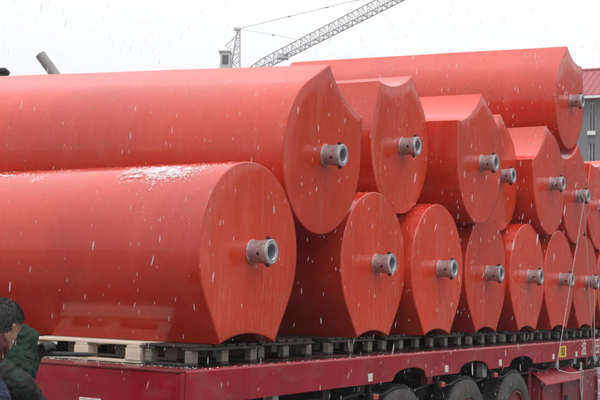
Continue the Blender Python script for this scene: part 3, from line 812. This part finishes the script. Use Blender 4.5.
# a person's own frame: x = forward, y = left, z = up, origin on the ground between the feet
def hand(wrist, d, up, s_=1):
    """palm plus five curled fingers, d = pointing direction"""
    wrist = Vector(wrist); d = Vector(d).normalized(); up = Vector(up).normalized(); sd = d.cross(up).normalized() * s_
    out = [[(wrist, .027), (wrist + d * .045 + sd * .016, .021), (wrist + d * .082 + sd * .026, .015)], [(wrist, .027), (wrist + d * .05, .023), (wrist + d * .088, .016)],
           [(wrist, .027), (wrist + d * .045 - sd * .018, .021), (wrist + d * .080 - sd * .026, .015)]]
    for k, (o_, l_) in enumerate(((.030, .066), (.010, .078), (-.010, .074), (-.030, .058))):
        b_ = wrist + d * .084 + sd * o_; m_ = b_ + d * l_ * .45 - up * .010; e2 = m_ + d * l_ * .28 - up * .022; e3 = e2 + d * l_ * .10 - up * .020
        out.append([(b_, .0095), (m_, .0088), (e2, .008), (e3, .007)])
    t0 = wrist + d * .03 + sd * .03; out.append([(t0, .014), (t0 + d * .03 + sd * .022 - up * .006, .011), (t0 + d * .055 + sd * .026 - up * .016, .009)])
    return out

def make_head(c, fwd, up):
    """returns capsules for skull, jaw, nose, brow, ears, lips in the head's own frame"""
    c = Vector(c); f = Vector(fwd).normalized(); u = (Vector(up) - f * Vector(up).dot(f)).normalized(); l = u.cross(f)
    P = lambda x, y, z: c + f * x + l * y + u * z
    out = []
    for (x, z, r) in ((-.022, .030, .088), (.012, .032, .084), (-.010, -.002, .082), (.030, -.008, .070), (.028, .045, .068)): out.append([(P(x, 0, z), r)])
    for s_ in (-1, 1):
        out.append([(P(.045, .034 * s_, -.030), .036), (P(.062, .018 * s_, -.085), .026)])           # cheek to chin
        out.append([(P(.000, .056 * s_, -.040), .026), (P(.055, .026 * s_, -.092), .022)])           # jaw line
        out.append([(P(.082, .018 * s_, .022), .014), (P(.072, .048 * s_, .018), .013)])              # brow
        out.append([(P(-.004, .082 * s_, .018), .010), (P(-.010, .090 * s_, .000), .012), (P(-.002, .082 * s_, -.024), .008)])   # ear
        out.append([(P(.083, .031 * s_, .002), .0125)])                                               # eye lid mound
    out.append([(P(.094, 0, .012), .009), (P(.112, 0, -.020), .011), (P(.104, 0, -.034), .013)])
    for s_ in (-1, 1): out.append([(P(.098, .012 * s_, -.034), .0085)])
    out.append([(P(.092, -.022, -.060), .006), (P(.099, 0, -.057), .0075), (P(.092, .022, -.060), .006)])
    out.append([(P(.090, -.018, -.070), .006), (P(.096, 0, -.071), .008), (P(.090, .018, -.070), .006)])
    out.append([(P(.078, 0, -.098), .020)])
    return out, P

def hair_strands(P, name, mat, parent, n=5200, seed=1):
    rr_ = random.Random(seed); bm = bmesh.new()
    C0 = P(0, 0, .028); fx_ = (P(1, 0, 0) - P(0, 0, 0)); ly_ = (P(0, 1, 0) - P(0, 0, 0)); uz_ = (P(0, 0, 1) - P(0, 0, 0))
    def surf(a, e, k=1.0): return C0 + (fx_ * (math.cos(a) * math.cos(e) * .108 - .006) + ly_ * math.sin(a) * math.cos(e) * .090 + uz_ * math.sin(e) * .098) * k
    # cap under the strands
    nu, nv = 36, 14; g = []
    for j in range(nv + 1):
        row = []
        for i in range(nu):
            a = i * 2 * math.pi / nu; low = -.95 if abs(abs(a if a < math.pi else a - 2 * math.pi)) > 1.5 else (.55 if abs(a if a < math.pi else a - 2 * math.pi) < 1.0 else .15)
            e = low + (math.pi / 2 - low) * j / nv; row.append(bm.verts.new(surf(a, e, 1.0 + .012 * noise.noise(Vector((a * 3, e * 5, 2))))))
        g.append(row)
    for j in range(nv):
        for i in range(nu): bm.faces.new((g[j][i], g[j][(i + 1) % nu], g[j + 1][(i + 1) % nu], g[j + 1][i]))
    for _ in range(n):
        a = rr_.uniform(-math.pi, math.pi); lowl = -.95 if abs(a) > 1.5 else (.55 if abs(a) < 1.0 else .15)
        e = math.asin(rr_.uniform(math.sin(lowl), 1)); p = surf(a, e, .99)
        ln = rr_.uniform(.020, .045); p2 = surf(a + rr_.uniform(-.12, .12), e - ln / .1 * rr_.uniform(.5, 1), 1.0) ; nrm_ = (p - C0).normalized()
        p2 = p2 + nrm_ * rr_.uniform(.002, .014); mid_ = (p + p2) / 2 + nrm_ * rr_.uniform(.002, .008)
        sd = (p2 - p).cross(nrm_).normalized() * .0011
        v0 = bm.verts.new(p - sd); v1 = bm.verts.new(p + sd); v2 = bm.verts.new(mid_ + sd); v3 = bm.verts.new(mid_ - sd); v4 = bm.verts.new(p2)
        bm.faces.new((v0, v1, v2, v3)); bm.faces.new((v3, v2, v4))
    return obj(name, bm, mat, parent)

def person(loc, yaw, label, head_c, head_f, jacket, trousers, hands, elbows, shoulder_z=1.40, lean=0.0, sh=.0, collar=None, hood=None, sleeve=None):
    t = empty('person', loc, label, 'person', rot=(0, 0, yaw))
    hc = Vector(head_c); neck = Vector((sh - .01, 0, shoulder_z + .03))
    caps, P = make_head(hc, head_f, (0, 0, 1))
    hip = Vector((-.02, 0, .93))
    sk = caps + [[(neck - Vector((0, 0, .06)), .060), (hc + Vector((-.02, 0, -.07)), .056)]]
    sl = [Vector((sh, s_ * .175, shoulder_z - .02)) for s_ in (1, -1)]
    chest = Vector((sh * .75, 0, shoulder_z - .16)); belly = Vector((sh * .3, 0, 1.10))
    sk += [[(neck - Vector((0, 0, .05)), .07), (chest, .12), (belly, .115), (hip, .12)]]
    for k, s_ in enumerate((1, -1)):
        sk += [[(sl[k], .055), (Vector(elbows[k]), .040), (Vector(hands[k]), .027)]]
        d = (Vector(hands[k]) - Vector(elbows[k])).normalized(); sk += hand(hands[k], d, (0, 0, 1), -s_)
        knee = Vector((.03, s_ * .11, .50)); ank = Vector((-.03, s_ * .12, .09))
        sk += [[(hip + Vector((0, s_ * .09, -.02)), .085), (knee, .060), (ank, .042)], [(ank, .042), (ank + Vector((.15, 0, -.05)), .035)]]
    remeshed(sk, 'body', M_skin, .0065, 3, t)
    jk = [[(neck + Vector((-.005, 0, -.035)), .078), (chest + Vector((0, 0, .02)), .150)], [(sl[0] + Vector((0, -.06, -.06)), .10), (sl[1] + Vector((0, .06, -.06)), .10)]]
    for s_ in (1, -1): jk += [[(chest + Vector((0, s_ * .06, 0)), .135), (belly + Vector((0, s_ * .06, 0)), .135), (hip + Vector((0, s_ * .06, -.08)), .135)], [(neck + Vector((-.01, s_ * .03, -.03)), .06), (sl[0 if s_ > 0 else 1], .078)]]
    slv = []
    for k in range(2):
        e_ = Vector(elbows[k]); h_ = Vector(hands[k]); w1 = e_.lerp(h_, .90)
        up_ = [(sl[k], .082), (sl[k].lerp(e_, .5), .070), (e_, .064)]; lo = [(e_, .063), (e_.lerp(h_, .45), .056), (w1, .046)]
        if sleeve: jk += [up_]; slv += [lo]
        else: jk += [up_, lo]
    remeshed(jk, 'jacket', jacket, .010, 2, t, .013)
    if sleeve:
        for q_ in slv: remeshed([q_], 'sleeve', sleeve, .007, 2, t, .010)
        for k, s_ in enumerate((1, -1)):
            d = (Vector(hands[k]) - Vector(elbows[k])).normalized()
            remeshed([[(p_, r_ + .004) for p_, r_ in q_] for q_ in hand(hands[k], d, (0, 0, 1), -s_)] + [[(Vector(hands[k]) - d * .05, .036), (Vector(hands[k]), .033)]], 'glove', M_dark, .005, 2, t)
    tz = []
    for s_ in (1, -1):
        knee = Vector((.03, s_ * .11, .50)); ank = Vector((-.03, s_ * .12, .12)); tz += [[(hip + Vector((0, s_ * .07, 0)), .115), (knee, .080), (ank, .070)]]
    remeshed(tz, 'trousers', trousers, .014, 3, t, .012)
    bt = []
    for s_ in (1, -1): ank = Vector((-.03, s_ * .12, .10)); bt += [[(ank, .060), (ank + Vector((-.01, 0, -.055)), .045), (ank + Vector((.16, 0, -.062)), .038)]]
    for q_ in bt: remeshed([q_], 'boot', M_dark, .009, 2, t)
    if collar: remeshed([[(neck + Vector((-.01, s_ * .02, .0)), .076), (neck.lerp(hc, .55) + Vector((.01, s_ * .02, .0)), .080)] for s_ in (1, -1)], 'scarf', collar, .006, 2, t, .010)
    return t, P

# worker at the lower left corner, bare black haired head turned to the load
h1 = Vector((.075, -2.225, 1.575))
fw = (Rv * .92 + Fv * .38).normalized(); yaw1 = math.atan2(fw.y, fw.x)
per1, P1 = person((h1.x - fw.x * .07, h1.y - fw.y * .07, 0), yaw1, 'black haired person in a navy jacket at the lower left corner, seen from behind', (.07, 0, 1.575), (.72, .60, -.42), M_navy, M_camo_dark,
    [(.42, .20, 1.05), (.40, -.22, 1.02)], [(.16, .25, 1.08), (.12, -.26, 1.07)], 1.34, 0, -.02, M_scarf)
hair_strands(P1, 'hair', M_hair, per1)
# worker beyond, hooded, reaching along the tail of the trailer
h2 = Vector((-.445, -1.605, 1.425)); fw2 = (Rv * .97 + Fv * .25).normalized(); yaw2 = math.atan2(fw2.y, fw2.x)
per2, P2 = person((h2.x - fw2.x * .14, h2.y - fw2.y * .14, 0), yaw2, 'worker in a green hooded jacket and camouflage sleeves leaning over the trailer tail', (.14, 0, 1.43), (.93, 0, -.35), M_camo, M_camo_dark,
    [(.27, .08, 1.385), (.30, -.16, 1.12)], [(.13, .24, 1.20), (.20, -.25, 1.24)], 1.32, 0, .08, None, None, M_camo)
hc2 = Vector((.135, 0, 1.43))
remeshed([[(hc2 + Vector((-.03, 0, .035)), .112), (hc2 + Vector((-.06, 0, -.06)), .105), (hc2 + Vector((-.07, 0, -.15)), .10)],
          [(hc2 + Vector((.01, .028, .035)), .098)], [(hc2 + Vector((.01, -.028, .035)), .098)],
          [(hc2 + Vector((-.02, .05, -.06)), .075), (hc2 + Vector((-.05, .10, -.16)), .08)], [(hc2 + Vector((-.02, -.05, -.06)), .075), (hc2 + Vector((-.05, -.10, -.16)), .08)], [(hc2 + Vector((.0, -.02, .02)), .088), (hc2 + Vector((.06, -.14, -.12)), .075)], [(hc2 + Vector((.05, .0, .035)), .090), (hc2 + Vector((.05, .0, -.10)), .095), (hc2 + Vector((.03, -.04, -.19)), .09)]], 'hood', M_green, .008, 2, per2, .012)
hw = Matrix.Translation(per2.location) @ Matrix.Rotation(yaw2, 4, 'Z') @ Vector((.37, .08, 1.39))
bm = bmesh.new(); dd = (Rv * .95 + Fv * .3 + Vector((0, 0, .0))).normalized()
tube(bm, [hw - dd * .14, hw + dd * .02, hw + dd * .20, hw + dd * .235], [.013, .014, .012, .003], 8)
tag(obj('pry_bar', bm, M_dark, smooth=40), 'short dark pointed bar held by the hooded worker over the trailer tail', 'bar')

# ------------------------------------------------------------------ snow
rs = random.Random(21)
camp = Vector((4.011, -6.109, 1.761)); fv = []; ff = []; NS = 6
for i in range(26000):                                            # small wet snowflakes drawn out long, fall streaks put into their shape
    p = Vector((rs.uniform(-6.5, 6.5), rs.uniform(-5.2, 9.5), rs.uniform(.2, 6.0)))
    d = (p - camp).length
    if d < 2.8: continue
    if p.x < .35 and -.75 < p.y < 10 and p.z < 4.6: continue
    if (p.xy - per1.location.xy).length < .45 or (p.xy - per2.location.xy).length < .45: continue
    k = rs.random() ** 2; rx = .0011 + .0011 * k; rz = .006 + .013 * k
    ax = Vector((rs.gauss(.10, .10), rs.gauss(0, .10), 1)).normalized(); u, v = frame(ax); b0_ = len(fv); ph = rs.random() * 6
    fv.append(p + ax * rz); fv.append(p - ax * rz)
    for h_, w_ in ((.62, .68), (.0, 1.0), (-.62, .72)):
        ww_ = rx * w_ * rs.uniform(.8, 1.2)
        for q in range(NS): fv.append(p + ax * rz * h_ + (u * math.cos(ph + q * 2 * math.pi / NS) + v * math.sin(ph + q * 2 * math.pi / NS)) * ww_)
    for q in range(NS):
        q2 = (q + 1) % NS; a_ = b0_ + 2
        ff.append((b0_, a_ + q, a_ + q2)); ff.append((a_ + q, a_ + NS + q, a_ + NS + q2, a_ + q2))
        ff.append((a_ + NS + q, a_ + 2 * NS + q, a_ + 2 * NS + q2, a_ + NS + q2)); ff.append((a_ + 2 * NS + q, b0_ + 1, a_ + 2 * NS + q2))
me = bpy.data.meshes.new('falling_snow'); me.from_pydata([tuple(q) for q in fv], [], ff); me.materials.append(M_flake)
me.polygons.foreach_set('use_smooth', [True] * len(me.polygons))
tag(link('falling_snow', me), 'wet snowflakes falling over the load', 'snow', kind='stuff')
# thin settled snow: on the first cylinder, along deck edge, pallet, top edges
bm = bmesh.new()
def blob(p, r, nrm_):
    u, v = frame(nrm_); n = 6; ph = rs.random() * 6
    ring = [bm.verts.new(p - nrm_ * .0015 + (u * math.cos(ph + k * 2 * math.pi / n) + v * math.sin(ph + k * 2 * math.pi / n)) * r * rs.uniform(.55, 1.35)) for k in range(n)]
    t_ = bm.verts.new(p + nrm_ * r * rs.uniform(.2, .5))
    for k in range(n): bm.faces.new((ring[k], ring[(k + 1) % n], t_))
def on_tank(ti, x, ang, r):
    t = tanks[ti]; cx, cy, cz = t[0] * S, t[1] * S, ZC + t[2] * S
    dirv = Vector((0, math.cos(ang), math.sin(ang))); tl = math.tan(R(t[4]))
    blob(Vector((cx + x, cy, cz - x * tl)) + dirv * (S + .001), r, dirv)
for _ in range(1500):                                             # main crust on the first cylinder
    x = -.52 + rs.gauss(0, .17); a = R(120) + rs.gauss(0, R(7)) + .05 * math.sin(x * 9)
    if x > -.06: continue
    if noise.noise(Vector((x * 9, a * 9, 4))) < -.12: continue
    on_tank(0, x, a, rs.uniform(.0015, .0055))
def film(name, ti, xa, xb, aa, ab, nx, na, th):
    t = tanks[ti]; cx, cy, cz = t[0] * S, t[1] * S, ZC + t[2] * S; b_ = bmesh.new(); g = []
    for i in range(nx + 1):
        row = []
        for j in range(na + 1):
            x = xa + (xb - xa) * i / nx; a = R(aa + (ab - aa) * j / na); d = Vector((0, math.cos(a), math.sin(a)))
            e = min(1, 5 * min(i / nx, 1 - i / nx), 4 * min(j / na, 1 - j / na)); h = max(0, noise.noise(Vector((x * 34, a * 34, 1))) + .25) * th * e
            row.append(b_.verts.new(Vector((cx + x, cy, cz)) + d * (S + .0085 - .0080 * (1 - e) + h)))
        g.append(row)
    for i in range(nx):
        for j in range(na): b_.faces.new((g[i][j], g[i][j + 1], g[i + 1][j + 1], g[i + 1][j]))
    bmesh.ops.recalc_face_normals(b_, faces=b_.faces)
    return tag(obj(name, b_, M_film, smooth=80), 'thin melting snow film lying on the front left cylinder', 'snow', kind='stuff')
film('snow_film', 0, -1.0, -.14, 106, 137, 70, 28, .004)
for cx_, ca, n_, sx_, sa_ in ((-1.02, 118, 130, .07, 2.2), (-1.45, 111, 140, .09, 1.5), (-1.62, 124, 90, .05, 2.5), (-.85, 132, 60, .05, 2.0), (-.75, 110, 200, .12, 1.6), (-2.2, 114, 160, .2, 2)):
    for _ in range(n_): on_tank(0, cx_ + rs.gauss(0, sx_), R(ca + rs.gauss(0, sa_)), rs.uniform(.002, .0075))
for _ in range(700): on_tank(0, rs.uniform(-4.5, -.06), R(rs.uniform(85, 170)), rs.uniform(.0012, .0035))
for _ in range(500): on_tank(0, rs.uniform(-4.5, -.05), R(rs.gauss(91, 2)), rs.uniform(.003, .009))     # in the seam below the cylinder above
for ti, a0, n_ in ((1, 100, 260), (2, 102, 260), (8, 105, 500), (4, 100, 120), (5, 100, 120), (9, 140, 120), (15, 100, 200)):
    for _ in range(n_): on_tank(ti, -rs.random() ** 1.5 * 3 - .03, R(rs.gauss(a0, 16)), rs.uniform(.0015, .004))
for _ in range(420):                                             # slush on the tail sill and pallet edge
    blob(Vector((rs.uniform(-2.2, .18), rs.gauss(-.70, .06), DZ + .0065)), rs.uniform(.0015, .004), Vector((0, 0, 1)))
for _ in range(500): blob(Vector((rs.uniform(-1.33, -.39), rs.uniform(-.575, -.53), DZ + .1345)), rs.uniform(.002, .007), Vector((0, 0, 1)))
for _ in range(350): blob(Vector((rs.uniform(.145, .205), rs.uniform(-.7, 9.5), DZ + .0045)), rs.uniform(.002, .007), Vector((0, 0, 1)))
tag(obj('settled_snow', bm, M_snow, smooth=80), 'thin crust and specks of wet snow lying on cylinders and deck edges', 'snow', kind='stuff')
